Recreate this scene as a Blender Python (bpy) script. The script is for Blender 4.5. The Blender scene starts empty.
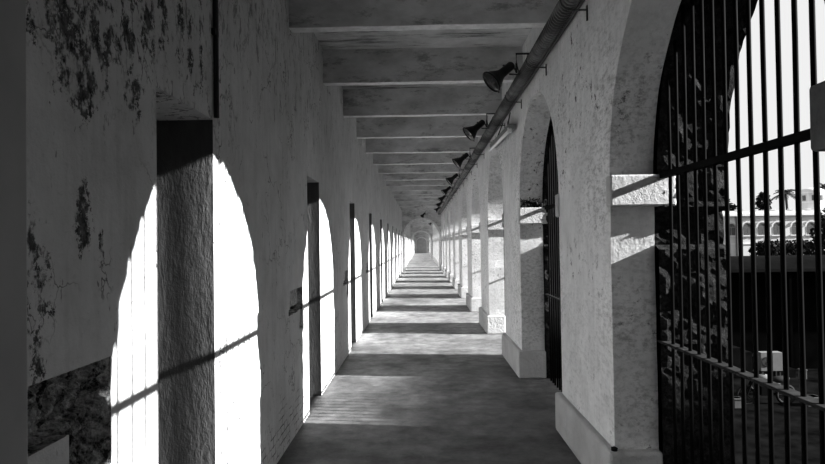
import bpy, bmesh, math, random
from mathutils import Vector, Matrix, noise

random.seed(7)
C = bpy.context.scene.collection
R = math.radians
PI = math.pi

# ------------------------------------------------------------------ key sizes (metres)
EYE = 1.55
WL, WR = -1.045, 1.13            # corridor faces of the two long walls
XG, XP, XO = 1.42, 1.39, 1.80   # grille plane, back of the plastered half, outside face of the arcade wall
PER = 3.55                     # bay length
Y0, Y1 = 1.78, 3.89            # first arch opening
SPR = 1.934                    # springing of the arches
RAD = (Y1 - Y0) / 2
SLAB = 3.67
BEAM = 3.305
NB = 27                        # bays in the whole gallery
YEND = 98.0
GROUND = -3.9

# ------------------------------------------------------------------ node helpers
class NT:
    def __init__(s, name):
        s.m = bpy.data.materials.new(name); s.m.use_nodes = True
        s.t = s.m.node_tree; s.t.nodes.clear()
        s.out = s.n('ShaderNodeOutputMaterial'); s.b = s.n('ShaderNodeBsdfPrincipled')
        s.l(s.b.outputs[0], s.out.inputs[0])
        s.b.inputs['Specular IOR Level'].default_value = 0.2
        s.tc = s.n('ShaderNodeTexCoord').outputs['Object']
    def n(s, t): return s.t.nodes.new(t)
    def l(s, a, b): s.t.links.new(a, b)
    def put(s, sock, v):
        if isinstance(v, (int, float)): sock.default_value = v
        elif isinstance(v, tuple): sock.default_value = v
        else: s.l(v, sock)
    def math(s, op, a, b=0.0, c=0.0, clamp=False):
        n = s.n('ShaderNodeMath'); n.operation = op; n.use_clamp = clamp
        s.put(n.inputs[0], a); s.put(n.inputs[1], b); s.put(n.inputs[2], c)
        return n.outputs[0]
    def noise(s, scale, detail=4, rough=0.55, vec=None, stretch=None, dist=0.0):
        v = vec or s.tc
        if stretch:
            mp = s.n('ShaderNodeMapping'); s.l(v, mp.inputs[0]); mp.inputs['Scale'].default_value = stretch; v = mp.outputs[0]
        n = s.n('ShaderNodeTexNoise'); s.l(v, n.inputs['Vector'])
        n.inputs['Scale'].default_value = scale; n.inputs['Detail'].default_value = detail
        n.inputs['Roughness'].default_value = rough; n.inputs['Distortion'].default_value = dist
        return n.outputs[0]
    def ramp(s, v, lo, hi, a=0.0, b=1.0):
        n = s.n('ShaderNodeMapRange'); s.put(n.inputs[0], v)
        n.inputs[1].default_value = lo; n.inputs[2].default_value = hi
        n.inputs[3].default_value = a; n.inputs[4].default_value = b; n.clamp = True
        return n.outputs[0]
    def mix(s, f, a, b):            # scalar mix
        return s.math('ADD', s.math('MULTIPLY', a, s.math('SUBTRACT', 1.0, f)), s.math('MULTIPLY', b, f))
    def xyz(s, v=None):
        n = s.n('ShaderNodeSeparateXYZ'); s.l(v or s.tc, n.inputs[0]); return n.outputs
    def grey(s, v):
        n = s.n('ShaderNodeCombineColor')
        for i in range(3): s.put(n.inputs[i], v)
        return n.outputs[0]
    def finish(s, col, rough=0.9, height=None, bump=0.4, dist=0.02):
        if isinstance(col, float): s.b.inputs['Base Color'].default_value = (col, col, col, 1)
        else: s.l(s.grey(col), s.b.inputs['Base Color'])
        s.put(s.b.inputs['Roughness'], rough)
        if height is not None:
            bn = s.n('ShaderNodeBump'); bn.inputs['Strength'].default_value = bump; bn.inputs['Distance'].default_value = dist
            s.l(height, bn.inputs['Height']); s.l(bn.outputs[0], s.b.inputs['Normal'])
        return s.m

def plain(name, v, rough=0.7, metal=0.0, var=0.0, scale=8.0, bump=0.0, spec=0.2):
    k = NT(name); k.b.inputs['Specular IOR Level'].default_value = spec
    k.b.inputs['Metallic'].default_value = metal
    n = k.noise(scale)
    col = k.math('MULTIPLY', k.ramp(n, 0.3, 0.7, 1 - var, 1 + var), v)
    return k.finish(col, rough, n if bump else None, bump)

def blobs(k, pts, warp, ax):
    """union of soft ellipses (u, h, ru, rh) on a wall, edges broken up by the warp noise"""
    o = k.xyz(); res = None
    for (u, h, ru, rh) in pts:
        a = k.math('DIVIDE', k.math('SUBTRACT', o[ax], u), ru)
        b = k.math('DIVIDE', k.math('SUBTRACT', o[2], h), rh)
        d = k.math('SQRT', k.math('ADD', k.math('MULTIPLY', a, a), k.math('MULTIPLY', b, b)))
        d = k.math('ADD', d, warp)
        res = d if res is None else k.math('MINIMUM', res, d)
    return k.ramp(res, 0.86, 0.95, 1.0, 0.0)

def plaster(name, base, side):
    k = NT(name)
    big = k.noise(0.9, 5, 0.6)
    mid = k.noise(5.0, 6, 0.65)
    fine = k.noise(38.0, 4, 0.7)
    o = k.xyz()
    streak = k.noise(3.0, 5, 0.65, stretch=(5, 5, 0.5))
    col = k.math('MULTIPLY', k.ramp(big, 0.3, 0.7, 0.86, 1.06), base)
    col = k.math('MULTIPLY', col, k.ramp(mid, 0.28, 0.62, 0.86, 1.03))
    col = k.math('MULTIPLY', col, k.ramp(streak, 0.25, 0.5, 0.86, 1.0))
    h = k.math('ADD', k.math('MULTIPLY', mid, 0.7), k.math('MULTIPLY', fine, 0.35))
    # fine dark speckle
    spk = k.ramp(k.noise(26.0, 3, 0.6, stretch=(1, 1, 2.2)), 0.60, 0.70)
    if side == 'right':
        # mottled, half brick-like wear on the pier faces
        zone = k.math('MULTIPLY', k.ramp(k.noise(1.1, 3), 0.38, 0.62), k.ramp(o[2], 2.7, 3.1, 1.0, 0.3))
        mott = k.ramp(k.noise(26.0, 6, 0.72, stretch=(1, 0.6, 1.5)), 0.46, 0.66)
        m = k.math('MULTIPLY', mott, k.math('ADD', k.math('MULTIPLY', zone, 0.6), 0.06))
        col = k.mix(m, col, k.math('MULTIPLY', base, 0.28))
        flake = k.math('MULTIPLY', k.ramp(k.noise(13.0, 7, 0.78), 0.575, 0.62), k.ramp(k.noise(0.9, 3), 0.47, 0.6))
        col = k.mix(flake, col, 0.06)
        h = k.math('SUBTRACT', h, k.math('MULTIPLY', flake, 0.5))
    else:
        col = k.mix(k.math('MULTIPLY', spk, 0.12), col, 0.1)
        warp = k.math('ADD', k.ramp(k.noise(13.0, 8, 0.8), 0.25, 0.75, -1.5, 1.5), k.ramp(k.noise(40.0, 4, 0.75), 0.3, 0.7, -0.35, 0.35))
        pts = [(1.72, 2.18, .07, .10), (1.83, 2.14, .09, .13), (1.95, 2.18, .10, .14), (2.07, 2.25, .13, .08), (1.93, 2.02, .05, .10),
               (2.26, 2.08, .06, .065), (2.20, 2.24, .07, .07), (1.86, 2.36, .12, .05), (2.05, 2.42, .14, .05), (2.38, 2.40, .05, .14), (2.52, 2.50, .04, .18),
               (2.70, 2.46, .04, .12), (2.82, 2.42, .03, .12), (2.62, 2.13, .10, .03), (1.70, 1.42, .05, .08), (1.69, 1.27, .035, .06),
               (1.91, 1.63, .035, .09), (1.66, 1.55, .03, .07), (2.02, 1.53, .015, .05), (2.96, 2.5, .025, .14)]
        pts = [(u*1.045, 1.55+(h_-1.55)*1.045, ru*1.15, rh*1.15) for (u, h_, ru, rh) in pts]
        peel = blobs(k, pts, warp, 1)
        peel = k.math('MULTIPLY', peel, k.ramp(k.noise(15.0, 5, 0.7, stretch=(1, 1, 0.8)), 0.44, 0.53))
        lz = k.math('MULTIPLY', k.ramp(o[2], 1.95, 2.25), k.math('MULTIPLY', k.ramp(o[1], 3.3, 4.2, 1.0, 0.0), k.ramp(k.noise(2.0, 3), 0.42, 0.58)))
        rdg = k.ramp(k.math('ABSOLUTE', k.math('SUBTRACT', k.noise(4.5, 5, 0.6, stretch=(1, 1.3, 0.8)), 0.5)), 0.006, 0.02, 1.0, 0.0)
        rdg = k.math('MULTIPLY', k.math('MULTIPLY', rdg, lz), k.ramp(k.noise(30.0, 3, 0.7), 0.38, 0.52))
        peel = k.math('MAXIMUM', peel, rdg)
        # general flaking high on the wall
        zone = k.math('MULTIPLY', k.ramp(o[2], 2.25, 2.9), k.ramp(o[1], 2.0, 9.0, 1.0, 0.25))
        fl = k.ramp(k.math('ADD', k.noise(12.0, 6, 0.72, stretch=(1, 1.5, 0.6)), k.math('MULTIPLY', zone, 0.13)), 0.64, 0.68)
        peel = k.math('MAXIMUM', peel, k.math('MULTIPLY', fl, 0.6))
        # hairline cracks
        vn = k.n('ShaderNodeTexVoronoi'); vn.feature = 'DISTANCE_TO_EDGE'; vn.inputs['Scale'].default_value = 2.3
        wv = k.n('ShaderNodeVectorMath'); wv.operation = 'ADD'
        nz = k.n('ShaderNodeTexNoise'); nz.inputs['Scale'].default_value = 5.0; nz.inputs['Detail'].default_value = 5
        k.l(k.tc, nz.inputs['Vector']); k.l(k.tc, wv.inputs[0])
        sc = k.n('ShaderNodeVectorMath'); sc.operation = 'SCALE'; sc.inputs['Scale'].default_value = 0.5
        k.l(nz.outputs['Color'], sc.inputs[0]); k.l(sc.outputs[0], wv.inputs[1]); k.l(wv.outputs[0], vn.inputs['Vector'])
        crk = k.math('MULTIPLY', k.ramp(vn.outputs['Distance'], 0.004, 0.012, 1.0, 0.0), k.ramp(k.noise(1.6, 3), 0.48, 0.58))
        crk = k.math('MULTIPLY', crk, 0.8)
        # brick courses showing through low on the wall
        br = k.n('ShaderNodeTexBrick'); mp = k.n('ShaderNodeMapping'); mp.vector_type = 'POINT'
        sw = k.n('ShaderNodeCombineXYZ'); k.l(o[1], sw.inputs[0]); k.l(k.math('ADD', o[2], k.math('MULTIPLY', mid, 0.05)), sw.inputs[1])
        k.l(sw.outputs[0], br.inputs['Vector']); br.inputs['Scale'].default_value = 4.2
        br.inputs['Mortar Size'].default_value = 0.022; br.inputs['Mortar Smooth'].default_value = 0.3
        bz = k.math('MULTIPLY', k.ramp(k.math('ADD', o[2], k.ramp(k.noise(4.0, 4), 0.3, 0.7, -0.22, 0.22)), 0.2, 0.36, 1.0, 0.0), k.ramp(o[1], 5.6, 6.2, 1.0, 0.15))
        mort = k.math('MULTIPLY', k.math('MULTIPLY', br.outputs['Fac'], bz), k.ramp(k.noise(9.0, 3), 0.42, 0.55))
        dark = k.math('MAXIMUM', k.math('MAXIMUM', peel, crk), k.math('MULTIPLY', mort, 0.9))
        col = k.mix(dark, col, k.ramp(fine, 0.35, 0.65, 0.02, 0.16))
        h = k.math('SUBTRACT', h, k.math('MULTIPLY', dark, 0.9))
    return k.finish(col, 0.92, h, 0.35, 0.03)

def make_materials():
    M = {}
    M['left'] = plaster('limewashed_plaster', 0.68, 'left')
    M['right'] = plaster('worn_pier_plaster', 0.76, 'right')
    # impost / plinth plaster, coarser
    k = NT('coarse_plaster')
    f = k.noise(26.0, 6, 0.7); m = k.noise(4.0, 5, 0.6)
    c = k.math('MULTIPLY', k.ramp(m, 0.3, 0.65, 0.82, 1.04), 0.57)
    M['trim'] = k.finish(c, 0.92, k.math('ADD', f, k.math('MULTIPLY', m, 0.8)), 0.8, 0.035)
    # ceiling
    k = NT('stained_ceiling')
    b = k.noise(1.3, 6, 0.65); f = k.noise(14.0, 5, 0.7)
    c = k.math('MULTIPLY', k.ramp(b, 0.35, 0.6, 0.62, 1.0), 0.66)
    st = k.ramp(k.noise(2.6, 8, 0.78, stretch=(0.45, 3.0, 1.5)), 0.50, 0.60)
    c = k.mix(k.math('MULTIPLY', st, 0.75), c, 0.06)
    M['ceil'] = k.finish(c, 0.95, f, 0.25, 0.02)
    k = NT('beam_plaster')
    b = k.noise(1.9, 6, 0.65, stretch=(0.8, 1, 1.6)); f = k.noise(16.0, 5, 0.7)
    c = k.math('MULTIPLY', k.ramp(b, 0.35, 0.62, 0.62, 1.02), 0.68)
    fl = k.ramp(k.noise(5.0, 8, 0.78, stretch=(0.5, 1, 1.3)), 0.53, 0.61)
    c = k.mix(k.math('MULTIPLY', fl, 0.5), c, 0.1)
    M['beam'] = k.finish(c, 0.95, f, 0.22, 0.02)
    k = NT('whitewash_and_painted_bounce'); f = k.noise(9.0, 5, 0.7)
    M['soffit'] = k.finish(k.ramp(f, 0.3, 0.6, 0.58, 0.82), 0.9, f, 0.15)  # white of the arch rims; on beam undersides stands in for floor bounce
    M['pilaster'] = plain('grey_pilaster_plaster', 0.42, 0.95, 0, 0.12, 3, 0.1)
    # floor
    k = NT('trodden_cement_near_shade')
    b = k.noise(0.8, 6, 0.65, stretch=(1, 0.6, 1)); m = k.noise(5.0, 6, 0.7); f = k.noise(45.0, 4, 0.7)
    c = k.math('MULTIPLY', k.ramp(b, 0.34, 0.64, 0.45, 1.2), 0.25)
    c = k.math('MULTIPLY', c, k.ramp(k.math('ADD', k.xyz()[1], k.ramp(k.noise(1.2, 4), 0.3, 0.7, -1.0, 1.0)), 6.0, 11.0, 0.64, 1.3))  # shade put into the colour: darker near the viewer, lighter farther along
    c = k.math('MULTIPLY', c, k.ramp(m, 0.34, 0.64, 0.5, 1.2))
    wet = k.ramp(k.noise(1.4, 5, 0.6, stretch=(1.2, 0.8, 1)), 0.55, 0.66)
    c = k.math('MULTIPLY', c, k.ramp(wet, 0.0, 1.0, 1.0, 0.72))
    r = k.ramp(k.noise(2.0, 4), 0.3, 0.7, 0.48, 0.75)
    k.b.inputs['Specular IOR Level'].default_value = 0.35
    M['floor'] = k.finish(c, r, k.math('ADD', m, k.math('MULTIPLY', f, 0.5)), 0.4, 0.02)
    # dark painted door reveal
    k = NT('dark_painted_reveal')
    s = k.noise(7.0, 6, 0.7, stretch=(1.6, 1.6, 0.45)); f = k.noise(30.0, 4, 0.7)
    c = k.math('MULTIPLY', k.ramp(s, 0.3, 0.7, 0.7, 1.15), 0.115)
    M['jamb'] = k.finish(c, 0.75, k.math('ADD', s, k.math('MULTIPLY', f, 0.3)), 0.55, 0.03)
    # crumbled masonry (niches)
    k = NT('crumbled_masonry')
    a = k.noise(14.0, 8, 0.78); f = k.noise(60.0, 4, 0.8)
    c = k.ramp(k.math('ADD', k.math('MULTIPLY', a, 0.7), k.math('MULTIPLY', f, 0.3)), 0.43, 0.57, 0.03, 0.85)
    M['rubble'] = k.finish(c, 0.95, k.math('ADD', a, k.math('MULTIPLY', f, 0.5)), 1.0, 0.04)
    k = NT('pale_crumbled_plaster')
    a = k.noise(18.0, 8, 0.78); f = k.noise(60.0, 4, 0.8)
    c = k.ramp(k.math('ADD', k.math('MULTIPLY', a, 0.7), k.math('MULTIPLY', f, 0.3)), 0.38, 0.58, 0.2, 0.9)
    M['rubble_pale'] = k.finish(c, 0.95, a, 1.0, 0.03)
    k = NT('shaded_impost_plaster'); a = k.noise(8.0, 6, 0.7)
    M['impost_shade'] = k.finish(k.ramp(a, 0.3, 0.7, 0.1, 0.2), 0.95, a, 0.3)  # near impost only: shade of the near end put into darker plaster
    # outer half of the arcade: bare blackened brick
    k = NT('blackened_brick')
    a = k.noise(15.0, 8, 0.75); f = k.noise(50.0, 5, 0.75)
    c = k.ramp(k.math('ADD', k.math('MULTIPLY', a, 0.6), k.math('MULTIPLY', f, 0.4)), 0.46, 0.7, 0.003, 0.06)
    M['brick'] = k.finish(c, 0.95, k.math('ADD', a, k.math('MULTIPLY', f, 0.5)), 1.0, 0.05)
    M['iron'] = plain('black_iron', 0.004, 0.7, 0.0, 0.3, 20, spec=0.03)
    M['rail'] = plain('lit_rail_iron', 0.03, 0.8, 0.0, 0.4, 20, spec=0.05)  # lower rail only: light on its top put into a paler iron
    M['lampblack'] = plain('black_enamel', 0.018, 0.45, 0.1, 0.2, 15)
    M['steel'] = plain('dull_reflector', 0.14, 0.3, 0.7, 0.1)
    k = NT('ribbed_grey_duct')
    rb = k.math('SINE', k.math('MULTIPLY', k.math('ADD', k.xyz()[1], k.math('MULTIPLY', k.xyz()[2], 0.25)), 2*PI/0.052))
    c = k.math('MULTIPLY', k.ramp(rb, -0.7, 0.2, 0.35, 1.0), k.ramp(k.noise(7.0, 5), 0.3, 0.7, 0.10, 0.24))
    M['duct'] = k.finish(c, 0.6, rb, 0.5, 0.01)
    M['batten'] = plain('grey_batten_enamel', 0.22, 0.5, 0, 0.2)
    M['bracket'] = plain('dark_bracket_steel', 0.05, 0.6, 0.3, 0.2)
    M['white'] = plain('white_enamel', 0.72, 0.4, 0, 0.05)
    M['bulb'] = plain('grey_bulb_glass', 0.3, 0.2, 0, 0.1)
    M['tube'] = plain('milky_tube_glass', 0.85, 0.25, 0, 0.02)
    k = NT('lamp_glass'); k.b.inputs['Transmission Weight'].default_value = 1.0
    M['glass'] = k.finish(0.9, 0.08)
    M['darkwood'] = plain('dark_door_wood', 0.035, 0.6, 0, 0.3, 12, 0.3)
    M['facade'] = plain('pale_facade_paint', 0.60, 0.9, 0, 0.06, 0.6)
    M['facadetrim'] = plain('white_facade_trim', 0.70, 0.9, 0, 0.03, 1)
    M['shutter'] = plain('grey_window_shutter', 0.09, 0.6, 0, 0.2, 3)
    M['leaf'] = plain('dark_leaf', 0.012, 0.6, 0, 0.5, 3, spec=0.05)
    M['palmleaf'] = plain('palm_leaf', 0.045, 0.6, 0, 0.4, 2)
    M['trunk'] = plain('grey_trunk', 0.07, 0.9, 0, 0.3, 6, 0.4)
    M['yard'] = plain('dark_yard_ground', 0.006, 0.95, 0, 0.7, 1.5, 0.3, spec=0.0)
    M['shed'] = plain('tarred_shed', 0.003, 0.8, 0, 0.4, 2, spec=0.0)
    M['shedroof'] = plain('dark_sheet_roof', 0.005, 0.7, 0, 0.3, 3, spec=0.01)
    M['pale'] = plain('weathered_pale_paint', 0.10, 0.8, 0, 0.15, 4)
    M['pale_ac'] = plain('pale_casing_paint', 0.16, 0.7, 0, 0.1, 4)
    M['rubber'] = plain('tyre_rubber', 0.01, 0.8, 0, 0.2)
    M['sun_blocker'] = plain('sun_blocker_plaster', 0.25, 0.9, 0, 0.1, 1)
    M['debris'] = plain('sooty_debris', 0.012, 0.95, 0, 0.5, 30, 0.6)
    return M
M = make_materials()

# ------------------------------------------------------------------ mesh helpers
class MB:
    def __init__(s): s.v, s.f, s.mi = [], [], []
    def quad(s, a, b, c, d, m=0):
        i = len(s.v); s.v += [tuple(a), tuple(b), tuple(c), tuple(d)]; s.f.append((i, i+1, i+2, i+3)); s.mi.append(m)
    def face(s, pts, m=0):
        i = len(s.v); s.v += [tuple(p) for p in pts]; s.f.append(tuple(range(i, i+len(pts)))); s.mi.append(m)
    def box(s, x0, x1, y0, y1, z0, z1, m=0):
        i = len(s.v)
        s.v += [(x, y, z) for z in (z0, z1) for y in (y0, y1) for x in (x0, x1)]
        for q in ((0,2,3,1), (4,5,7,6), (0,1,5,4), (2,6,7,3), (0,4,6,2), (1,3,7,5)):
            s.f.append(tuple(i+j for j in q)); s.mi.append(m)
    def tube(s, pts, r, n=8, m=0, cap=True, up=Vector((0, 0, 1))):
        """tube along pts; r a number or one radius per point"""
        pts = [Vector(p) for p in pts]
        rs = r if isinstance(r, (list, tuple)) else [r]*len(pts)
        i0 = len(s.v)
        for j, p in enumerate(pts):
            t = (pts[min(j+1, len(pts)-1)] - pts[max(j-1, 0)]).normalized()
            u = up if abs(t.dot(up)) < 0.95 else Vector((1, 0, 0))
            a = t.cross(u).normalized(); b = t.cross(a)
            for k in range(n):
                g = 2*PI*k/n
                s.v.append(tuple(p + (a*math.cos(g) + b*math.sin(g))*rs[j]))
        for j in range(len(pts)-1):
            for k in range(n):
                s.f.append((i0+j*n+k, i0+j*n+(k+1) % n, i0+(j+1)*n+(k+1) % n, i0+(j+1)*n+k)); s.mi.append(m)
        if cap:
            s.f.append(tuple(i0+k for k in range(n))[::-1]); s.mi.append(m)
            e = i0+(len(pts)-1)*n
            s.f.append(tuple(e+k for k in range(n))); s.mi.append(m)
    def lathe(s, prof, origin, axis, n=28, m=0):
        """profile (distance along axis, radius) about an axis"""
        o = Vector(origin); ax = Vector(axis).normalized()
        s.tube([o + ax*d for d, _ in prof], [max(r, 1e-4) for _, r in prof], n, m, cap=False)
    def grid(s, fn, nu, nv, m=0):
        i0 = len(s.v)
        for i in range(nu+1):
            for j in range(nv+1): s.v.append(tuple(fn(i/nu, j/nv)))
        for i in range(nu):
            for j in range(nv):
                a = i0+i*(nv+1)+j
                s.f.append((a, a+1, a+nv+2, a+nv+1)); s.mi.append(m)
    def build(s, name, mats, parent=None, smooth=False, bevel=0.0, merge=True):
        me = bpy.data.meshes.new(name)
        me.from_pydata(s.v, [], s.f)
        mats = mats if isinstance(mats, (list, tuple)) else [mats]
        for mt in mats: me.materials.append(mt)
        me.polygons.foreach_set('material_index', s.mi)
        if smooth: me.polygons.foreach_set('use_smooth', [True]*len(s.f))
        me.update()
        bm = bmesh.new(); bm.from_mesh(me)
        if merge: bmesh.ops.remove_doubles(bm, verts=bm.verts, dist=1e-5)
        bmesh.ops.recalc_face_normals(bm, faces=bm.faces)
        bm.to_mesh(me); bm.free()
        o = bpy.data.objects.new(name, me); C.objects.link(o)
        if parent is not None: o.parent = parent
        if bevel:
            b = o.modifiers.new('bevel', 'BEVEL'); b.width = bevel; b.segments = 2; b.limit_method = 'ANGLE'
        return o

def local(o, loc):
    """shift a mesh's data so its origin sits at loc while staying put in the world"""
    o.data.transform(Matrix.Translation(-Vector(loc))); o.location = loc

def struct(o):
    o['kind'] = 'structure'; return o
def tag(o, label, cat, group=None):
    o['label'] = label; o['category'] = cat
    if group: o['group'] = group
    return o
def thing(name, label, cat, loc=(0, 0, 0), group=None):
    o = bpy.data.objects.new(name, None); C.objects.link(o); o.location = loc
    o.empty_display_size = 0.1
    return tag(o, label, cat, group)
def nz(p, s=1.0): return noise.noise(Vector(p)*s)

# ------------------------------------------------------------------ floor, ceiling, ends
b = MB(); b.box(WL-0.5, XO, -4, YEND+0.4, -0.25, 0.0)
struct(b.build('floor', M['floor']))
b = MB(); b.box(WL-0.5, XO+0.5, -4.3, YEND+0.4, SLAB, SLAB+0.25)
struct(b.build('ceiling', M['ceil']))
b = MB(); b.box(WL-0.5, XO, -4.3, -4.0, -0.25, SLAB)
struct(b.build('wall_back', M['left']))

# ------------------------------------------------------------------ left wall: a stepped relief with door recesses and lock niches
DOOR_D = 0.42
cells = []       # (y0, y1, z0, z1, depth, kind)
for k in range(NB):
    d = 2.56 if k == 0 else 2.42 + PER*k
    cells.append((d, d + 0.70, 0.0, 2.187, DOOR_D, 1))
    if k == 0:
        cells.append((1.70, 2.168, 1.0, 1.185, 0.10, 2)); cells.append((1.91, 2.168, 0.83, 1.0, 0.10, 2))
    elif k < 11:
        n0 = 1.58 + PER*k; n1 = 2.12 + PER*k
        cells.append((n0, n1, 1.035, 1.185, 0.045, 3)); cells.append((n0-.05, n1, 0.99, 1.035, 0.14, 2)); cells.append((n1-.16, n1-.02, 0.88, 0.99, 0.02, 0)); cells.append((n1-.15, n1-.02, 0.83, 0.88, 0.045, 3))
ys = sorted({round(v, 4) for c in cells for v in c[:2]} | {-4.0, YEND} | {round(1.0*i, 4) for i in range(-3, 98)})
zs = sorted({round(v, 4) for c in cells for v in c[2:4]} | {0.0, SLAB})
def cell_at(y, z):
    for c in cells:
        if c[0] < y < c[1] and c[2] < z < c[3]: return c[4], c[5]
    return 0.0, 0
b = MB()
rows = [[cell_at((ys[i]+ys[i+1])/2, (zs[j]+zs[j+1])/2) for j in range(len(zs)-1)] for i in range(len(ys)-1)]
for i in range(len(ys)-1):
    for j in range(len(zs)-1):
        d, kd = rows[i][j]; x = WL - d
        y0, y1, z0, z1 = ys[i], ys[i+1], zs[j], zs[j+1]
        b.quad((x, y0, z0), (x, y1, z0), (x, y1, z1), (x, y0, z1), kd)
        if i+1 < len(ys)-1:
            d2, k2 = rows[i+1][j]
            if d2 != d: b.quad((WL-d, y1, z0), (WL-d2, y1, z0), (WL-d2, y1, z1), (WL-d, y1, z1), max(kd, k2))
        if j+1 < len(zs)-1:
            d2, k2 = rows[i][j+1]
            if d2 != d:
                mt = max(kd, k2)
                b.quad((WL-d, y0, z1), (WL-d2, y0, z1), (WL-d2, y1, z1), (WL-d, y1, z1), 0 if mt == 1 else mt)
# broken masonry inside the nearest niche
def rub(u, v):
    y = 1.70 + 0.466*u; z = 0.832 + 0.352*v
    h = 0.035 + 0.030*nz((y, z, 3), 11) + 0.024*nz((y, z, 9), 30) + 0.014*nz((y, z, 4), 75)
    if y < 1.915 and z < 1.005: h = 0.09
    h *= min(1.0, (1-u)*8+0.1)
    if 1.0 < z - 0.12*(y-1.7) < 1.03: h += 0.03
    h = max(-0.004, min(h, 0.098))
    return (WL - h, y, z)
b.grid(rub, 110, 80, 2)
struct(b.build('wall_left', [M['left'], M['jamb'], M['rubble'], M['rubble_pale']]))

b = MB(); b.box(WL-.01, -0.93, -4.0, 1.53, 0, SLAB)
struct(b.build('trim_1', M['pilaster'], bevel=0.012))

# doors inside the recesses: ledged planks, a bolt and a hasp
for k in range(10):
    d0 = 2.56 if k == 0 else 2.42 + PER*k; w = 0.70
    b = MB(); x1 = WL - DOOR_D + 0.06
    n = 5
    for i in range(n):
        b.box(WL-DOOR_D+0.005, x1, d0+0.012+i*(w-0.024)/n, d0+0.008+(i+1)*(w-0.024)/n, 0.012, 2.14)
    for z in (0.3, 1.1, 1.9): b.box(x1, x1+.015, d0+0.03, d0+w-0.03, z-.05, z+.05)
    o = struct(b.build('door_%d' % (k+1), M['darkwood']))
    b = MB(); b.tube([(x1+.03, d0+.05, 1.02), (x1+.03, d0+.5, 1.02)], .012)
    for y in (d0+.1, d0+.42): b.box(x1, x1+.045, y-.015, y+.015, 1.0, 1.04)
    b.build('bolt', M['iron'], o)

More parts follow.
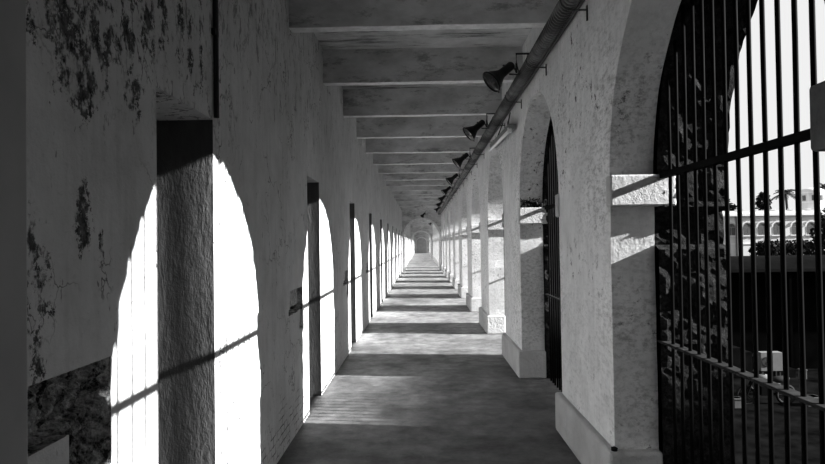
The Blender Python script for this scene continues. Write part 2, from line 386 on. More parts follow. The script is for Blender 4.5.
# ------------------------------------------------------------------ right wall: arcade
def arcade():
    b = MB()
    ya = -4.0
    prev = ya
    top = SLAB
    for k in range(NB):
        o0, o1 = Y0 + PER*k, Y1 + PER*k; yc = (o0+o1)/2
        na = 40 if k < 4 else 20; nj = 14 if k < 4 else 4
        # outline of the inner opening, bottom near jamb -> over the arch -> bottom far jamb, with slight hand-made wobble
        def outline(grow, wob, wsc, na, nj):
            pts = []
            for j in range(nj): pts.append((o0-grow, SPR*j/nj))
            for j in range(na+1):
                a = PI*j/na; r = RAD+grow
                pts.append((yc - r*math.cos(a), SPR + r*math.sin(a)))
            for j in range(nj-1, -1, -1): pts.append((o1+grow, SPR*j/nj))
            out = []
            for (y, z) in pts:
                d = Vector((y-yc, max(z-SPR, 0)))
                d = d.normalized() if d.length else Vector((0, 1))
                w = wob*nz((y*1.0, z*1.0, k*3.1), wsc)
                out.append((y + d.x*w, max(0, z + d.y*w) if z > 0 else 0.0))
            return out
        inn = outline(0.0, 0.012, 4.0, na, nj)
        # corridor face + back face
        for x in (WR, XP):
            for (q0, q1) in ((prev, o0-0.3), ):
                if q1 > q0: b.quad((x, q0, 0), (x, q1, 0), (x, q1, top), (x, q0, top), 0)
            lo = max(prev, o0-0.3)
            # strip between lo and the near jamb / over the arch / to far jamb + .3
            for i in range(len(inn)-1):
                (ya_, za), (yb_, zb) = inn[i], inn[i+1]
                if i < nj: b.quad((x, lo, za), (x, ya_, za), (x, yb_, zb), (x, lo, zb), 0)
                elif i >= nj+na: b.quad((x, o1+0.3, za), (x, ya_, za), (x, yb_, zb), (x, o1+0.3, zb), 0)
                else: b.quad((x, ya_, za), (x, yb_, zb), (x, yb_, top), (x, ya_, top), 0)
            s0, s1 = inn[nj], inn[nj+na]
            b.quad((x, lo, s0[1]), (x, s0[0], s0[1]), (x, s0[0], top), (x, lo, top), 0)
            b.quad((x, o1+.3, s1[1]), (x, s1[0], s1[1]), (x, s1[0], top), (x, o1+.3, top), 0)
        for i in range(len(inn)-1):
            (ya_, za), (yb_, zb) = inn[i], inn[i+1]
            b.quad((WR, ya_, za), (XP, ya_, za), (XP, yb_, zb), (WR, yb_, zb), 0)
        # outer, blackened half
        fine = k < 3
        na2, nj2, nx = (90, 70, 12) if fine else (20, 6, 1)
        rings = []
        for q in range(nx+1):
            x = XP + 0.003 + (XO-XP-0.003)*q/nx
            pts = outline(0.035, 0.0, 1, na2, nj2)
            if k < 2:                     # the bare brick of the far jamb stands a little proud of the plaster, broken away below the impost
                def proud(y, z):
                    t = max(0.0, min(1.0, (y-yc)/RAD))
                    q = -0.095*t**1.5
                    if y < yc and k == 0: q = 0.04*max(0.0, min(1.0, (yc-y)/RAD))**2
                    if 1.50 < z < 1.74 and y > yc: q = -0.03
                    return (y + q, z + (0.045*(1-t) if z > SPR else 0))
                pts = [proud(y, z) for (y, z) in pts]
            ring = []
            for (y, z) in pts:
                d = Vector((y-yc, max(z-SPR, 0))).normalized()
                w = (0.03*nz((x, y, z), 9) + 0.02*nz((x, y, z+5), 24)) if fine else 0
                if q == 0: w = abs(w)*0.5
                ring.append((x, y + d.x*w, max(0, z + d.y*w)))
            rings.append(ring)
        for q in range(nx):
            for i in range(len(rings[0])-1):
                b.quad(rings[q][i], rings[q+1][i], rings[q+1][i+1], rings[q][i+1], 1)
        e = rings[-1]; x = XO; lo = max(prev, o0-.3)
        for i in range(len(e)-1):
            (_, ya_, za), (_, yb_, zb) = e[i], e[i+1]
            if i < nj2: b.quad((x, lo, za), (x, ya_, za), (x, yb_, zb), (x, lo, zb), 1)
            elif i >= nj2+na2: b.quad((x, o1+.3, za), (x, ya_, za), (x, yb_, zb), (x, o1+.3, zb), 1)
            else: b.quad((x, ya_, za), (x, yb_, zb), (x, yb_, top), (x, ya_, top), 1)
        s0, s1 = e[nj2], e[nj2+na2]
        b.quad((x, lo, s0[2]), (x, s0[1], s0[2]), (x, s0[1], top), (x, lo, top), 1)
        b.quad((x, o1+.3, s1[2]), (x, s1[1], s1[2]), (x, s1[1], top), (x, o1+.3, top), 1)
        if o0-.3 > prev: b.quad((x, prev, 0), (x, o0-.3, 0), (x, o0-.3, top), (x, prev, top), 1)
        prev = o1 + 0.3
    for x in (WR, XO): b.quad((x, prev, 0), (x, YEND+.4, 0), (x, YEND+.4, top), (x, prev, top), 0 if x == WR else 1)
    # storeys below, so the arcade stands on the yard
    b.quad((XO, -4, GROUND), (XO, YEND+.4, GROUND), (XO, YEND+.4, 0), (XO, -4, 0), 1)
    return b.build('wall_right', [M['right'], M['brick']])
struct(arcade())

# imposts and plinths of every pier
tn = 2
for k in range(-1, NB):
    near = Y1 + PER*k; far = Y0 + PER*(k+1)       # pier k: from its near corner to its far corner
    dz = 0.045 if k == -1 else 0.0
    for (a0, a1) in (((near-0.07, near+0.03), (far-0.03, far+0.07)) if k >= 0 else ((far-0.03, far+0.07),)):
        b = MB()
        ny = 3
        b.box(WR-0.018 if k >= 0 else WR-0.03, 1.50, a0, a1, 1.746+dz, SPR+dz)
        struct(b.build('trim_%d' % tn, M['impost_shade'] if k == -1 else M['trim'], bevel=0.012)); tn += 1
    b = MB()
    b.box(WR-0.05, XP+0.005, max(near, -4)-0.06 if k >= 0 else -4.0, far+0.06, 0, 0.31)
    struct(b.build('trim_%d' % tn, M['trim'], bevel=0.018)); tn += 1
# outer imposts and low outer sills
for k in range(0, 4):
    near = Y1 + PER*k; far = Y0 + PER*(k+1)
    b = MB(); b.box(1.52, XO+0.015, near-0.05, near+0.12, 1.75, SPR)
    struct(b.build('trim_%d' % tn, M['brick'], bevel=0.01)); tn += 1
b = MB(); b.box(1.47, XO+0.05, Y0-0.1, Y1+0.1, -0.1, 0.10)
struct(b.build('trim_%d' % tn, M['brick'], bevel=0.02)); tn += 1

# ------------------------------------------------------------------ ceiling beams
for i in range(-4, 51):
    y = 5.28 + 1.83*i
    if abs(y-36.6) < 0.45 or abs(y-64.95) < 0.4 or y > YEND-0.3: continue
    b = MB()
    n = 12; x0, x1 = WL-.02, WR+.02
    # slight sag and chipped arris along the length
    def prof(u, w):
        x = x0 + (x1-x0)*u
        s = 0.006*nz((x*3, y, 0)) + 0.004*nz((x*11, y, 2))
        loop = [(y-.062+s, BEAM+s), (y+.062+s, BEAM+s), (y+.062, SLAB+.01), (y-.062, SLAB+.01), (y-.062+s, BEAM+s)]
        p = loop[int(round(w*4))]
        return (x, p[0], p[1])
    b.grid(prof, n, 4)
    b.mi = [1 if q % 4 == 0 else 0 for q in range(len(b.f))]  # underside faces get the lighter tone, painted bounce light
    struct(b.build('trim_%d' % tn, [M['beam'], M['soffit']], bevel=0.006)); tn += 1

# ------------------------------------------------------------------ cross arches and end wall
def cross_wall(name, y0, y1, cx, r, spr, back=False):
    b = MB(); n = 32
    pts = [(cx-r, 0)] + [(cx - r*math.cos(PI*j/n), spr + r*math.sin(PI*j/n)) for j in range(n+1)] + [(cx+r, 0)]
    for y in (y0, y1):
        b.quad((WL, y, 0), (cx-r, y, 0), (cx-r, y, SLAB), (WL, y, SLAB)); b.quad((cx+r, y, 0), (WR, y, 0), (WR, y, SLAB), (cx+r, y, SLAB))
        for j in range(1, n+1):
            (xa, za), (xb, zb) = pts[j], pts[j+1]
            b.quad((xa, y, za), (xb, y, zb), (xb, y, SLAB), (xa, y, SLAB))
    for j in range(len(pts)-1):
        (xa, za), (xb, zb) = pts[j], pts[j+1]
        b.quad((xa, y0, za), (xa, y1, za), (xb, y1, zb), (xb, y0, zb))
    struct(b.build(name, M['beam']))
    return pts
def rim(y, cx, r, spr, w=0.10):
    global tn
    b = MB(); n = 32
    def fn(u, v):
        j = u*(n+2); lp = [(r-.01, .0), (r-.01, -.035), (r+w, -.035), (r+w, 0.0)]
        rr, dy = lp[int(round(v*3))]
        if j < 1: x, z = cx-rr, spr*j
        elif j > n+1: x, z = cx+rr, spr*(n+2-j)
        else:
            a = PI*(j-1)/n; x, z = cx-rr*math.cos(a), spr+rr*math.sin(a)
        return (x, y+dy, z)
    b.grid(fn, n+2, 3)
    struct(b.build('trim_%d' % tn, M['soffit'])); tn += 1
cross_wall('wall_cross_near', 36.3, 36.9, 0.04, 0.96, 1.90); rim(36.3, 0.04, 0.96, 1.90)
cross_wall('wall_cross_far', 64.6, 65.3, 0.0, 0.93, 1.75); rim(64.6, 0.0, 0.93, 1.75)
b = MB(); b.box(WL-.5, XO, YEND, YEND+.4, -.25, SLAB)
struct(b.build('wall_end', M['beam']))
b = MB(); n = 20; r = 0.78
pts = [(-r, 0)] + [(-r*math.cos(PI*j/n), 1.55 + r*.9*math.sin(PI*j/n)) for j in range(n+1)] + [(r, 0)]
pts = [(x+.03, z) for x, z in pts]
b.face([(x, YEND-.03, z) for x, z in pts]); b.face([(x, YEND+.02, z) for x, z in pts])
for j in range(len(pts)-1): b.quad((pts[j][0], YEND-.03, pts[j][1]), (pts[j+1][0], YEND-.03, pts[j+1][1]), (pts[j+1][0], YEND+.02, pts[j+1][1]), (pts[j][0], YEND+.02, pts[j][1]))
struct(b.build('door_11', M['pilaster']))
rim(YEND, 0.03, 0.78, 1.55, 0.1)

# ------------------------------------------------------------------ iron grilles
ORD = ['nearest', 'second', 'third', 'fourth', 'fifth', 'sixth', 'seventh', 'eighth', 'ninth', 'tenth']
def grille_label(k):
    if k == 0: return 'black iron bar grille filling the nearest arch on the right, yard seen through it'
    return 'black iron bar grille in the %s arch from the viewer along the right wall' % ORD[k]
proto = thing('iron_grille', grille_label(0), 'grille', (XG, Y1, 0), 'iron grilles in the arcade arches')
yc = (Y0+Y1)/2
parts = []
for i in range(17):
    y = Y1 - 0.18 - 0.1135*i
    top = SPR + math.sqrt(max(0.02, (RAD+.03)**2 - (y-yc)**2))
    b = MB()
    ln = [(0.004*nz((i, z, 1), 1.3), y-Y1 + 0.004*nz((i, z, 7), 1.3), z) for z in (0.0, 0.5, 0.95, 1.4, 1.925, 2.3, top) if z <= top]
    b.tube(ln, 0.0105, 8)
    parts.append(b.build('bar', M['iron'], proto, smooth=True))
for (z, hh, wd, mt) in ((0.95, 0.007, 0.03, 'rail'), (1.925, 0.017, 0.02, 'iron')):
    b = MB(); b.box(-wd, wd, Y0-Y1-0.06, 0.06, z-hh, z+hh)
    parts.append(b.build('rail', M[mt], proto, bevel=0.003))
for k in range(1, 10):
    c = proto.copy(); C.objects.link(c); c.location.y = Y1 + PER*k; c['label'] = grille_label(k)
    for p in parts:
        q = p.copy(); C.objects.link(q); q.parent = c

# ------------------------------------------------------------------ corrugated duct along the right wall
DX, DZ = 1.015, 3.155
duct = thing('cable_duct', 'ribbed grey round duct running along the top of the right wall below the beams', 'duct', (DX, 0, DZ))
b = MB()
yy = -1.0; pts = []; rs = []
while yy < 36.2:
    pitch = 0.05 if yy < 14 else 0.25
    amp = 0.009 if yy < 14 else 0.004
    sag = 0.01*nz((yy, 0, 0), 0.5)
    for f, rr in ((0, .053), (.45, .053), (.55, .053+amp), (.95, .053+amp)):
        pts.append((0.008*nz((yy, 3, 0), 0.6), yy + pitch*f, sag)); rs.append(rr)
    yy += pitch
b.tube(pts, rs, 12)
b.build('duct_pipe', M['duct'], duct, smooth=False)
b = MB()
b.tube([(0.068+.004*nz((t, 1, 1), .7), t, -0.03+.006*nz((t, 5, 1), .7)) for t in [x*.5-1 for x in range(75)]], 0.013, 8)
b.build('side_cable', M['bracket'], duct, smooth=True)
br0 = None
for i in range(24):
    y = 2.9 + 1.42*i
    if br0 is None:
        b = MB()
        b.box(-0.02, 0.114, -.008, .008, -.072, -.064); b.box(.106, .114, -.008, .008, -.14, -.04); b.tube([(-.02, 0, -.067), (-.056, 0, -.035), (-.067, 0, .0), (-.05, 0, .045), (0, 0, .067), (.05, 0, .045)], .004, 6)
        br0 = b.build('bracket', M['bracket'], duct); br0.location = (0, y, 0)
    else:
        q = br0.copy(); C.objects.link(q); q.parent = duct; q.location = (0, y, 0)

# ------------------------------------------------------------------ spotlights
AIM = Vector((-0.74, -0.22, -0.63)).normalized()
def make_spot(label):
    t = thing('spotlight', label, 'spotlight', (0, 0, 0), 'horn-shaped spotlights under the ceiling')
    # local origin = centre of the mouth; the horn runs back along -AIM
    b = MB()
    prof = [(0.0, .108), (-.004, .112), (-.012, .112), (-.016, .104), (-.05, .088), (-.095, .064), (-.125, .048), (-.15, .043), (-.27, .041), (-.285, .03), (-.287, 0)]
    b.lathe(prof, (0, 0, 0), AIM)
    b.lathe([(-.0, .108), (-.018, .100), (-.06, .07), (-.11, .035), (-.115, 0)], (0, 0, 0), AIM)
    b.build('shade', M['lampblack'], t, smooth=True)
    b = MB(); b.lathe([(-.02, .096), (-.06, .068), (-.10, .035), (-.105, .001)], (0, 0, 0), AIM); b.build('reflector', M['steel'], t, smooth=True)
    b = MB(); b.lathe([(-.09, .001), (-.088, .02), (-.06, .03), (-.035, .024), (-.028, .001)], (0, 0, 0), AIM, 16); b.build('bulb', M['bulb'], t, smooth=True)
    b = MB(); b.lathe([(-.012, .104), (-.006, .07), (-.003, .001)], (0, 0, 0), AIM); b.build('lens', M['glass'], t, smooth=True)
    b = MB(); s = AIM.cross(Vector((0, 0, 1))).normalized(); u = AIM.cross(s).normalized()
    base = -AIM*0.20; w = 0.05
    far = Vector((0.25, 0.08, 0.15))
    for sg in (-1, 1):
        p0 = base + u*w*sg
        b.tube([p0, p0 + Vector((.10, .02, .0)), far + Vector((0, 0, .04*sg))], .0085, 6)
    b.tube([far + Vector((0, 0, .045)), far - Vector((0, 0, .045))], .010, 6)
    b.tube([far, far + Vector((0, 0, .135)), Vector((WR - 0.675, .08, .285))], .010, 6)
    b.build('yoke_bracket', M['bracket'], t)
    b = MB(); d = Vector((0, 0, -1)); q = u if u.z < 0 else -u
    b.tube([q*.108 - AIM*.006, q*.122 - AIM*.006], .007, 6); b.build('thumb_screw', M['bracket'], t)
    return t
def dup(t, label):
    r = t.copy(); C.objects.link(r); r['label'] = label
    for ch in t.children:
        q = ch.copy(); C.objects.link(q); q.parent = r
    return r
SP = [6.0, 8.65, 11.7, 15.4, 19.0, 22.6, 26.2, 30.2]
s0 = None
for i, y in enumerate(SP):
    lab = ('black horn-shaped spotlight nearest the viewer, bracketed under the beams beside the duct' if i == 0 else
           'black horn-shaped spotlight, %s from the viewer in the row beside the duct' % ORD[i])
    t = s0 = make_spot(lab) if s0 is None else None or s0 if i == 0 else dup(s0, lab)
    if i == 0: first_spot = t
    s0 = first_spot
    t.location = (0.665 - (0.02 if i in (1, 2) else 0), y, (3.025, 2.985, 2.965, 2.985, 3.0, 3.02, 3.03, 3.03)[i]); t.rotation_euler = (0, 0, R((0, -4, -8, -10, -10, -10, -10, -10)[i]))
t = dup(first_spot, 'small black spotlight above the crown of the near white-rimmed cross arch')
t.location = (0.06, 36.16, 3.03); t.rotation_euler = (0, 0, R(-60))
t = dup(first_spot, 'small black spotlight seen through the near cross arch, on the far gallery ceiling')
t.location = (0.60, 46.0, 2.85)

# ------------------------------------------------------------------ fluorescent fitting
ft = thing('fluorescent_light', 'white fluorescent batten light slung below the duct on the right wall', 'light', (1.06, 7.5, 2.86))
d = Vector((-.09, 1.2, -.05)); L = d.length; d.normalize()
sx = Vector((1, 0, 0)); sx = (sx - d*sx.dot(d)).normalized(); sz = sx.cross(d)
def obox(b, c0, c1, hx, hz, off=(0, 0)):
    o = sx*off[0] + sz*off[1]
    P = [Vector(d)*c + sx*a*hx + sz*g*hz + o for c in (c0, c1) for a in (-1, 1) for g in (-1, 1)]
    for q in ((0,1,3,2), (4,6,7,5), (0,4,5,1), (2,3,7,6), (0,2,6,4), (1,5,7,3)): b.face([P[j] for j in q])
b = MB(); obox(b, 0, L, .045, .03, (0.01, .02)); b.build('housing', M['batten'], ft, bevel=.004)
b = MB(); b.tube([d*.03 + sx*-.03 + sz*-.032, d*(L-.03) + sx*-.03 + sz*-.032], .02, 12); b.build('tube', M['tube'], ft, smooth=True)
for c in (0.0, L-.035):
    b = MB(); obox(b, c, c+.035, .022, .03, (-.02, -.022)); b.build('lamp_holder', M['white'], ft, bevel=.003)
b = MB(); b.tube([d*.25 + sz*.04, Vector((.03, .3, .24))], .007, 6); b.tube([d*.95 + sz*.04, Vector((.03, 1.0, .24))], .007, 6)
b.build('hanger', M['bracket'], ft)

# small conduit above the first door
b = MB(); b.tube([(WL+.014, 3.28, 2.20), (WL+.014, 3.28, 3.3)], .013, 10); b.box(WL-.002, WL+.02, 3.25, 3.31, 2.62, 2.65); b.box(WL-.002, WL+.02, 3.25, 3.31, 3.0, 3.03)
tag(b.build('conduit', M['bracket'], smooth=False), 'thin dark vertical conduit on left wall above the first door corner', 'pipe')

# ------------------------------------------------------------------ loose bits
b = MB()
zt = SPR; yb = Y1 + PER - 0.055
random.seed(3)
for i in range(16):
    x = 1.15 + 0.22*(i/15); z = zt + 0.012 + 0.06*abs(math.sin(i*1.3))*(1 if i < 9 else .6)
    b.lathe([(-.02, .001), (-.012, .014+.012*random.random()), (.008, .016+.01*random.random()), (.02, .001)], (x, yb+0.018*random.random(), z), (random.random()-.5, random.random()-.5, random.random()), 7)
for i in range(7):
    x = 1.15 + .2*random.random()
    b.tube([(x, yb, zt+.01), (x+.05*(random.random()-.5), yb, zt+.05+.04*random.random()), (x+.09*(random.random()-.3), yb-.01, zt+.07+.05*random.random())], .006, 5)
tag(b.build('debris_clump', M['debris']), 'dark clump of twiggy debris on the ledge of the second pier', 'debris')
b = MB(); b.lathe([(-.02, .002), (-.012, .018), (.006, .02), (.014, .002)], (1.12, 3.865, .322), (0.1, 0, 1), 9)
tag(b.build('stone_chip', M['debris']), 'small dark chip lying on the plinth corner of the nearest full pier', 'stone')

# ------------------------------------------------------------------ outside: yard, added unseen wing that blocks the sun
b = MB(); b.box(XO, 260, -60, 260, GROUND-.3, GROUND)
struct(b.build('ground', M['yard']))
b = MB(); b.box(40, 50, -40, 2.95, GROUND, 14.8)  # unseen wing, added out of view to keep sun off the near floor
b.box(39.6, 50.4, -40.4, 3.05, 14.6, 14.98)
for k in range(9):
    for z in (-2.2, 1.8, 5.8, 9.8): b.box(39.96, 40.02, -32+PER*k, -32+PER*k+1.9, z, z+2.6)
struct(b.build('wall_sun_blocker', M['sun_blocker']))

# pale building with arched windows
BY = 60.0
bl = thing('building', 'long pale building with arched windows and a flat parapet beyond the yard', 'building', (24, BY, GROUND))
def L3(x, y, z): return (x-24, y-BY, z-GROUND)
ptop = EYE + 27.5/650*BY
b = MB(); b.box(*[v for v in (0, 34)], 0, 9, 0, ptop-.35-GROUND); b.build('facade_wall', M['facade'], bl)
b = MB(); b.box(-.15, 34.15, -.18, .3, ptop-.5-GROUND, ptop-.28-GROUND); b.box(-.05, 34.05, -.06, .2, ptop-.28-GROUND, ptop-GROUND)
for i in range(22): b.box(i*1.6+.1, i*1.6+.5, -.08, .22, ptop-GROUND, ptop+.13-GROUND)
b.build('parapet', M['facadetrim'], bl)
b = MB(); b.box(-.02, 34, -.05, 0, EYE-.55-GROUND, EYE-.45-GROUND); b.build('string_course', M['facadetrim'], bl)
w0 = None
wx = [25.6, 27.0, 28.45, 29.9, 31.25, 32.65, 34.35, 35.7, 37.1, 38.5, 40.0]
zb = EYE + 3.0/650*BY; wh = 0.75; wr = 0.43
for x in wx:
    if w0 is None:
        b = MB(); n = 14
        inn = [(-wr, 0)] + [(-wr*math.cos(PI*j/n), wh + wr*math.sin(PI*j/n)) for j in range(n+1)] + [(wr, 0)]
        ou = [(-wr-.11, wh*.9)] + [(-(wr+.11)*math.cos(PI*j/n), wh + (wr+.11)*math.sin(PI*j/n)) for j in range(n+1)] + [(wr+.11, wh*.9)]
        for j in range(1, n+1):
            b.quad((inn[j][0], -.06, inn[j][1]), (inn[j+1][0], -.06, inn[j+1][1]), (ou[j+1][0], -.06, ou[j+1][1]), (ou[j][0], -.06, ou[j][1]))
            b.quad((ou[j][0], -.06, ou[j][1]), (ou[j+1][0], -.06, ou[j+1][1]), (ou[j+1][0], 0, ou[j+1][1]), (ou[j][0], 0, ou[j][1]))
        b.box(-wr-.1, wr+.1, -.1, 0, -.1, 0)
        w0 = b.build('window_surround', M['facadetrim'], bl); w0.location = L3(x, BY, zb)
        b = MB()
        b.box(-wr*.8, -.02, -.03, -.005, .02, wh); b.box(.02, wr*.8, -.03, -.005, .02, wh)
        pts = [(-wr*.8*math.cos(PI*j/n), wh + .03 + wr*.7*math.sin(PI*j/n)) for j in range(n+1)]
        b.face([(p[0], -.02, p[1]) for p in pts])
        s_ = b.build('shutter', M['shutter'], w0)
    else:
        q = w0.copy(); C.objects.link(q); q.parent = bl; q.location = L3(x, BY, zb)
        p = s_.copy(); C.objects.link(p); p.parent = q
b = MB(); b.tube([L3(28.9, BY-.12, GROUND), L3(28.9, BY-.12, ptop-.5)], .09, 8); b.tube([L3(29.25, BY-.1, GROUND), L3(29.25, BY-.1, ptop-.5)], .05, 8)
b.build('drain_pipe', M['pale'], bl)

# cupola tower on it
tw = thing('tower', 'small pale domed tower with dark openings rising behind the parapet', 'tower', (37.4, 62.6, ptop-.34))
def drum(b, r, z0, z1, n=8): b.tube([(0, 0, z0), (0, 0, z1)], r, n)
b = MB(); drum(b, 1.12, 0, 2.0); b.build('drum', M['facade'], tw)
b = MB(); drum(b, 1.25, 2.0, 2.12); drum(b, 1.15, 1.1, 1.2); b.build('cornice', M['facadetrim'], tw)
b = MB(); b.lathe([(2.12, 1.2), (2.25, 1.1), (2.42, .8), (2.52, .4), (2.58, .0)], (0, 0, 0), (0, 0, 1), 16); b.build('dome', M['facade'], tw, smooth=True)
for i in range(8):
    a = 2*PI*(i+.5)/8 - PI/2*0
    b = MB(); c = Vector((math.cos(a), math.sin(a), 0))*1.06; s_2 = Vector((-math.sin(a), math.cos(a), 0))
    P = [c + s_2*.16*u + Vector((0, 0, z)) for (u, z) in ((-1, 1.3), (1, 1.3), (1, 1.8), (-1, 1.8))]
    o_ = c.normalized()*.03
    b.face([p + o_ for p in P])
    for j in range(4): b.face([P[j], P[(j+1) % 4], P[(j+1) % 4]+o_, P[j]+o_])
    b.build('opening', M['shutter'], tw)

# foliage helpers
def leafball(b, c, rx, ry, rz, n, size, rnd):
    for i in range(n):
        while True:
            p = Vector((rnd.uniform(-1, 1), rnd.uniform(-1, 1), rnd.uniform(-1, 1)))
            if 0.35 < p.length < 1: break
        q = Vector((c[0]+p.x*rx, c[1]+p.y*ry, c[2]+p.z*rz))
        a = Vector((rnd.uniform(-1, 1), rnd.uniform(-1, 1), rnd.uniform(-1, 1))).normalized()*size
        e = a.cross(Vector((rnd.uniform(-1, 1), rnd.uniform(-1, 1), rnd.uniform(-1, 1)))).normalized()*size*.45
        b.face([q-a, q+e, q+a, q-e])
def palm(x, y, ztop, rf, lean, label, seed):
    rnd = random.Random(seed)
    t = thing('palm_tree', label, 'tree', (x, y, GROUND), 'palms behind the pale building')
    H = ztop-GROUND
    b = MB(); b.tube([(lean*(s/8)**2, 0, H*s/8) for s in range(9)], [.26-.012*s for s in range(9)], 8); b.build('trunk', M['trunk'], t, smooth=True)
    b = MB()
    for i in range(22):
        a = 2*PI*i/22 + rnd.uniform(-.2, .2); el = rnd.uniform(.0, 1.45); Lf = rf*rnd.uniform(.8, 1.1)
        hd = Vector((math.cos(a), math.sin(a), 0)); side = Vector((-math.sin(a), math.cos(a), 0))
        pts = []
        for s in range(9):
            u = s/8
            pts.append(Vector((lean, 0, H)) + hd*Lf*u*math.cos(el*(1-.3*u)) + Vector((0, 0, Lf*(u*math.sin(el) - .62*u*u))))
        for s in range(8):
            w = .2*Lf*math.sin(PI*(s+.7)/9.2)
            for sg in (-1, 1):
                for h_ in (0, .5):
                    p0 = pts[s].lerp(pts[s+1], h_); p1 = pts[s].lerp(pts[s+1], h_+.32)
                    tip = side*sg*w + Vector((0, 0, -w*.3)) + (pts[s+1]-pts[s])*.5
                    b.face([p0, p1, p1.lerp(p1+tip, .9), p0+tip])
        b.tube(pts, [.04]*9, 4)
    b.build('fronds', M['palmleaf'], t, merge=False)
palm(53.5, 95, 7.9, 2.1, -.5, 'taller palm with a full crown behind the pale building parapet', 4)
palm(60.0, 98, 9.0, 1.9, .3, 'palm whose fronds show just above the domed tower', 9)
def tree(name, label, x, y, z0, balls, th, seed, group=None, size=.18, n=420, cat='tree'):
    rnd = random.Random(seed)
    t = thing(name, label, cat, (x, y, z0), group)
    b = MB(); b.tube([(0, 0, 0), (.05, 0, th*.5), (0, 0, th)], [.16, .12, .06], 7); b.build('trunk', M['trunk'], t, smooth=True)
    b = MB()
    for (cx, cy, cz, r, rz) in balls: leafball(b, (cx, cy, cz), r, r, rz, n, size, rnd)
    b.build('foliage', M['leaf'], t, merge=False)
tree('bushy_tree', 'narrow dark bushy tree behind the parapet, left of the full palm', 47.0, 90, GROUND, [(0, 0, 9.3, 1.2, 1.6), (.2, 0, 10.6, .9, 1.3), (-.9, 0, 8.6, .9, .8), (.1, 0, 7.4, 1.0, 1.0)], 10, 11, size=.28, n=300)
tree('bushy_tree', 'low dark treetop behind the parapet just beside the blackened pier', 44.0, 90, GROUND, [(0, 0, 8.6, .9, .8), (-1.2, 0, 9.2, .8, 1.2), (-2.2, 0, 10.2, .7, 1.5)], 9, 12, size=.28, n=220)
tree('bushy_tree', 'dark leafy tree before the pale building at the right picture edge', 22.4, 36, GROUND, [(.2, 0, 5.3, 1.2, 1.0), (.6, 0, 6.3, 1.1, 1.0), (1.1, 0, 7.2, 1.0, .8), (-.1, 0, 4.6, 1.2, .8)], 6, 13, size=.18, n=420)
for i, (px, r, lab) in enumerate(((763, .75, 'leftmost low dark shrub along the foot of the pale building'), (779, 1.15, 'largest dark rounded shrub in front of the arched windows'), (797, .85, 'dark rounded shrub right of the largest one, under the windows'))):
    y = (44.0, 47.5, 51.0)[i]; x = (px-421)/650*y; r *= y/45
    tree('shrub', lab, x, y, GROUND, [(0, 0, EYE-.62-GROUND, r, .5), (.3, 0, EYE-1.1-GROUND, r*1.1, .7), (-.3, .2, EYE-.9-GROUND, r, .6)], 4.2, 20+i, 'shrubs by the pale building', .14, 380, 'shrub')

# long dark shed
sh = thing('shed', 'long low black shed across the yard below the pale building', 'shed', (9, 27, GROUND))
st = EYE - 18.5/650*26.5 - GROUND
b = MB(); b.box(0.3, 24, .4, 6, 0, st-.55); b.build('wall', M['shed'], sh)
b = MB()
def roof(u, v):
    a = v*PI/2
    return (u*25-.2, -.5 + 1.6*(1-math.cos(a)) + (2.5*(v-.8)/.2 if v > .8 else 0)*0, st-.62 + .62*math.sin(a))
b.grid(roof, 1, 8); b.quad((-.2, 1.1, st), (24.8, 1.1, st), (24.8, 6.4, st-.3), (-.2, 6.4, st-.3)); b.quad((-.2, -.5, st-.62), (24.8, -.5, st-.62), (24.8, .45, st-.7), (-.2, .45, st-.7))
b.build('roof', M['shedroof'], sh)
for i in range(9):
    b = MB(); b.box(i*2.9+.1, i*2.9+.2, -.4, -.3, 0, st-.6); b.build('post', M['shed'], sh)
# slanting pale steps in front of the shed, seen below its eave
b = MB()
for i in range(7): b.box(11.6+i*.42, 12.0+i*.42, 25.6, 26.3, GROUND, GROUND+1.35-.17*i)
tag(b.build('steps', M['yard'], bevel=.01), 'dark stepped ramp descending to the right in front of the shed', 'steps')

# air-conditioner outdoor unit on a stand
ac = thing('air_conditioner', 'pale boxy air conditioner outdoor unit with a round fan, beyond the bars', 'air conditioner', (12.45, 23.6, GROUND))
b = MB(); b.box(-.38, .38, -.15, .17, .70, 1.36); b.box(.04, .05, -.156, -.14, .72, 1.34); b.build('casing', M['pale_ac'], ac, bevel=.02)
b = MB(); b.lathe([(0, .18), (.015, .18), (.018, .155), (.0, .15)], (-.19, -.15, 1.03), (0, -1, 0), 24)
for j in range(8):
    a = PI*j/8; c_, s_ = math.cos(a)*.16, math.sin(a)*.16
    b.tube([(-.19-c_, -.165, 1.03-s_), (-.19+c_, -.165, 1.03+s_)], .006, 4)
b.build('fan_guard', M['bracket'], ac)
b = MB(); b.lathe([(0, .15), (.002, .001)], (-.19, -.152, 1.03), (0, -1, 0), 24); b.build('fan_opening', M['shed'], ac)
for sx_ in (-.3, .3):
    b = MB()
    b.box(sx_-.02, sx_+.02, -.14, -.1, 0, .7); b.box(sx_-.02, sx_+.02, .12, .16, 0, .7); b.box(sx_-.02, sx_+.02, -.14, .16, .66, .7)
    b.build('stand', M['bracket'], ac)

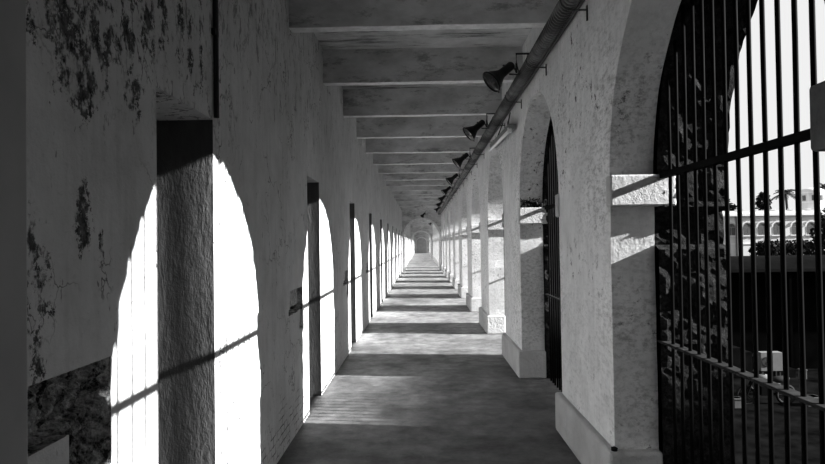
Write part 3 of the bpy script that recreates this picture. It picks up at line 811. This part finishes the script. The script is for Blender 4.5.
# parked motorcycle
mc = thing('motorcycle', 'dark parked motorcycle with a pale tank and side panel in the yard', 'motorcycle', (11.25, 21.6, GROUND))
for x in (-.65, .65):
    b = MB()
    b.tube([(x+.29*math.cos(2*PI*j/20), 0, .31+.29*math.sin(2*PI*j/20)) for j in range(21)], .05, 8, up=Vector((0, 1, 0)), cap=False)
    for j in range(5):
        a = PI*j/5; b.tube([(x-.27*math.cos(a), 0, .31-.27*math.sin(a)), (x+.27*math.cos(a), 0, .31+.27*math.sin(a))], .012, 5)
    b.tube([(x, -.07, .31), (x, .07, .31)], .05, 10); b.build('wheel', M['rubber'], mc)
b = MB(); b.tube([(-.65, .07, .31), (-.42, .05, .85), (-.35, 0, 1.0)], .028, 7); b.tube([(-.65, -.07, .31), (-.42, -.05, .85), (-.35, 0, 1.0)], .028, 7)
b.tube([(-.36, 0, .9), (-.2, 0, .4), (.2, 0, .35), (.65, .08, .31)], .03, 7); b.tube([(-.3, 0, .8), (.35, 0, .72), (.75, 0, .8)], .03, 7)
b.box(-.2, .18, -.13, .13, .3, .6); b.tube([(0, .15, .35), (.4, .17, .3), (.85, .17, .36)], .045, 8); b.build('frame', M['iron'], mc)
b = MB(); b.lathe([(-.3, .03), (-.2, .13), (0, .15), (.15, .12), (.22, .04)], (-.1, 0, .86), (1, 0, -.08), 14); b.build('tank', M['pale'], mc, smooth=True)
b = MB(); b.lathe([(-.34, .03), (-.3, .1), (0, .12), (.3, .1), (.36, .03)], (.42, 0, .80), (1, 0, .1), 12); b.build('seat', M['rubber'], mc, smooth=True)
b = MB(); b.box(.12, .42, -.14, .14, .5, .7); b.build('side_panel', M['pale'], mc, bevel=.03)
b = MB(); b.tube([(-.2, -.36, 1.05), (-.34, -.15, 1.04), (-.34, .15, 1.04), (-.2, .36, 1.05)], .018, 7); b.build('handlebar', M['iron'], mc)
b = MB(); b.lathe([(0, .09), (.06, .08), (.12, .03), (.13, 0)], (-.47, 0, .93), (1, 0, 0), 14); b.build('headlamp', M['pale'], mc, smooth=True)

for (x, y, z0, w, h, lab, nm) in ((13.15, 22.8, .55, .20, .34, 'small pale upright box on a ledge right of the air conditioner', 'box'),
                              (12.6, 21.4, 0, .42, .30, 'pale low crate on the yard right of the motorcycle', 'crate'),
                              (10.1, 21.2, 0, .26, .32, 'small pale crate at the foot of the blackened pier edge', 'crate')):
    b = MB(); b.box(-w/2, w/2, -w/2, w/2, 0, h); b.box(-w/2-.015, w/2+.015, -w/2-.015, w/2+.015, h-.05, h)
    if z0: b.box(-w*.35, w*.35, -w*.35, w*.35, -z0, 0)
    o = tag(b.build(nm, M['pale'], bevel=.008), lab, nm); o.location = (x, y, GROUND+z0)
b = MB(); b.tube([(0, 0, 0), (0, 0, 1.35)], .035, 8); b.box(-.05, .05, -.05, .05, 1.33, 1.38)
o = tag(b.build('post', M['pale']), 'thin pale short post in the yard at the right picture edge', 'post'); o.location = (13.9, 23, GROUND)

# ------------------------------------------------------------------ light
w = bpy.data.worlds.new('hazy_sky'); bpy.context.scene.world = w; w.use_nodes = True
bg = w.node_tree.nodes['Background']; bg.inputs[0].default_value = (1, 1, 1, 1); bg.inputs[1].default_value = 0.71
sd = bpy.data.lights.new('sun', 'SUN'); sd.energy = 17.0; sd.angle = R(0.58)
so = bpy.data.objects.new('sun', sd); C.objects.link(so)
sv = Vector((-1.0, 0.13, -0.375))
so.rotation_euler = sv.to_track_quat('-Z', 'Y').to_euler(); so.location = (20, 0, 12)

# ------------------------------------------------------------------ camera
F = 650.0
cd = bpy.data.cameras.new('camera'); cd.sensor_width = 36.0; cd.lens = 36.0*F/825.0; cd.clip_end = 600
co = bpy.data.objects.new('camera', cd); C.objects.link(co)
co.matrix_world = Matrix.Translation((0, 0, EYE)) @ Matrix.Rotation(R(0.76), 4, 'Z') @ Matrix.Rotation(R(90+0.97), 4, 'X') @ Matrix.Rotation(R(-0.8), 4, 'Z')
sc = bpy.context.scene; sc.camera = co
sc.view_settings.view_transform = 'Standard'; sc.view_settings.look = 'None'
sc.cycles.diffuse_bounces = 8; sc.cycles.max_bounces = 12
sc.view_settings.exposure = 0.32; sc.view_settings.gamma = 0.92
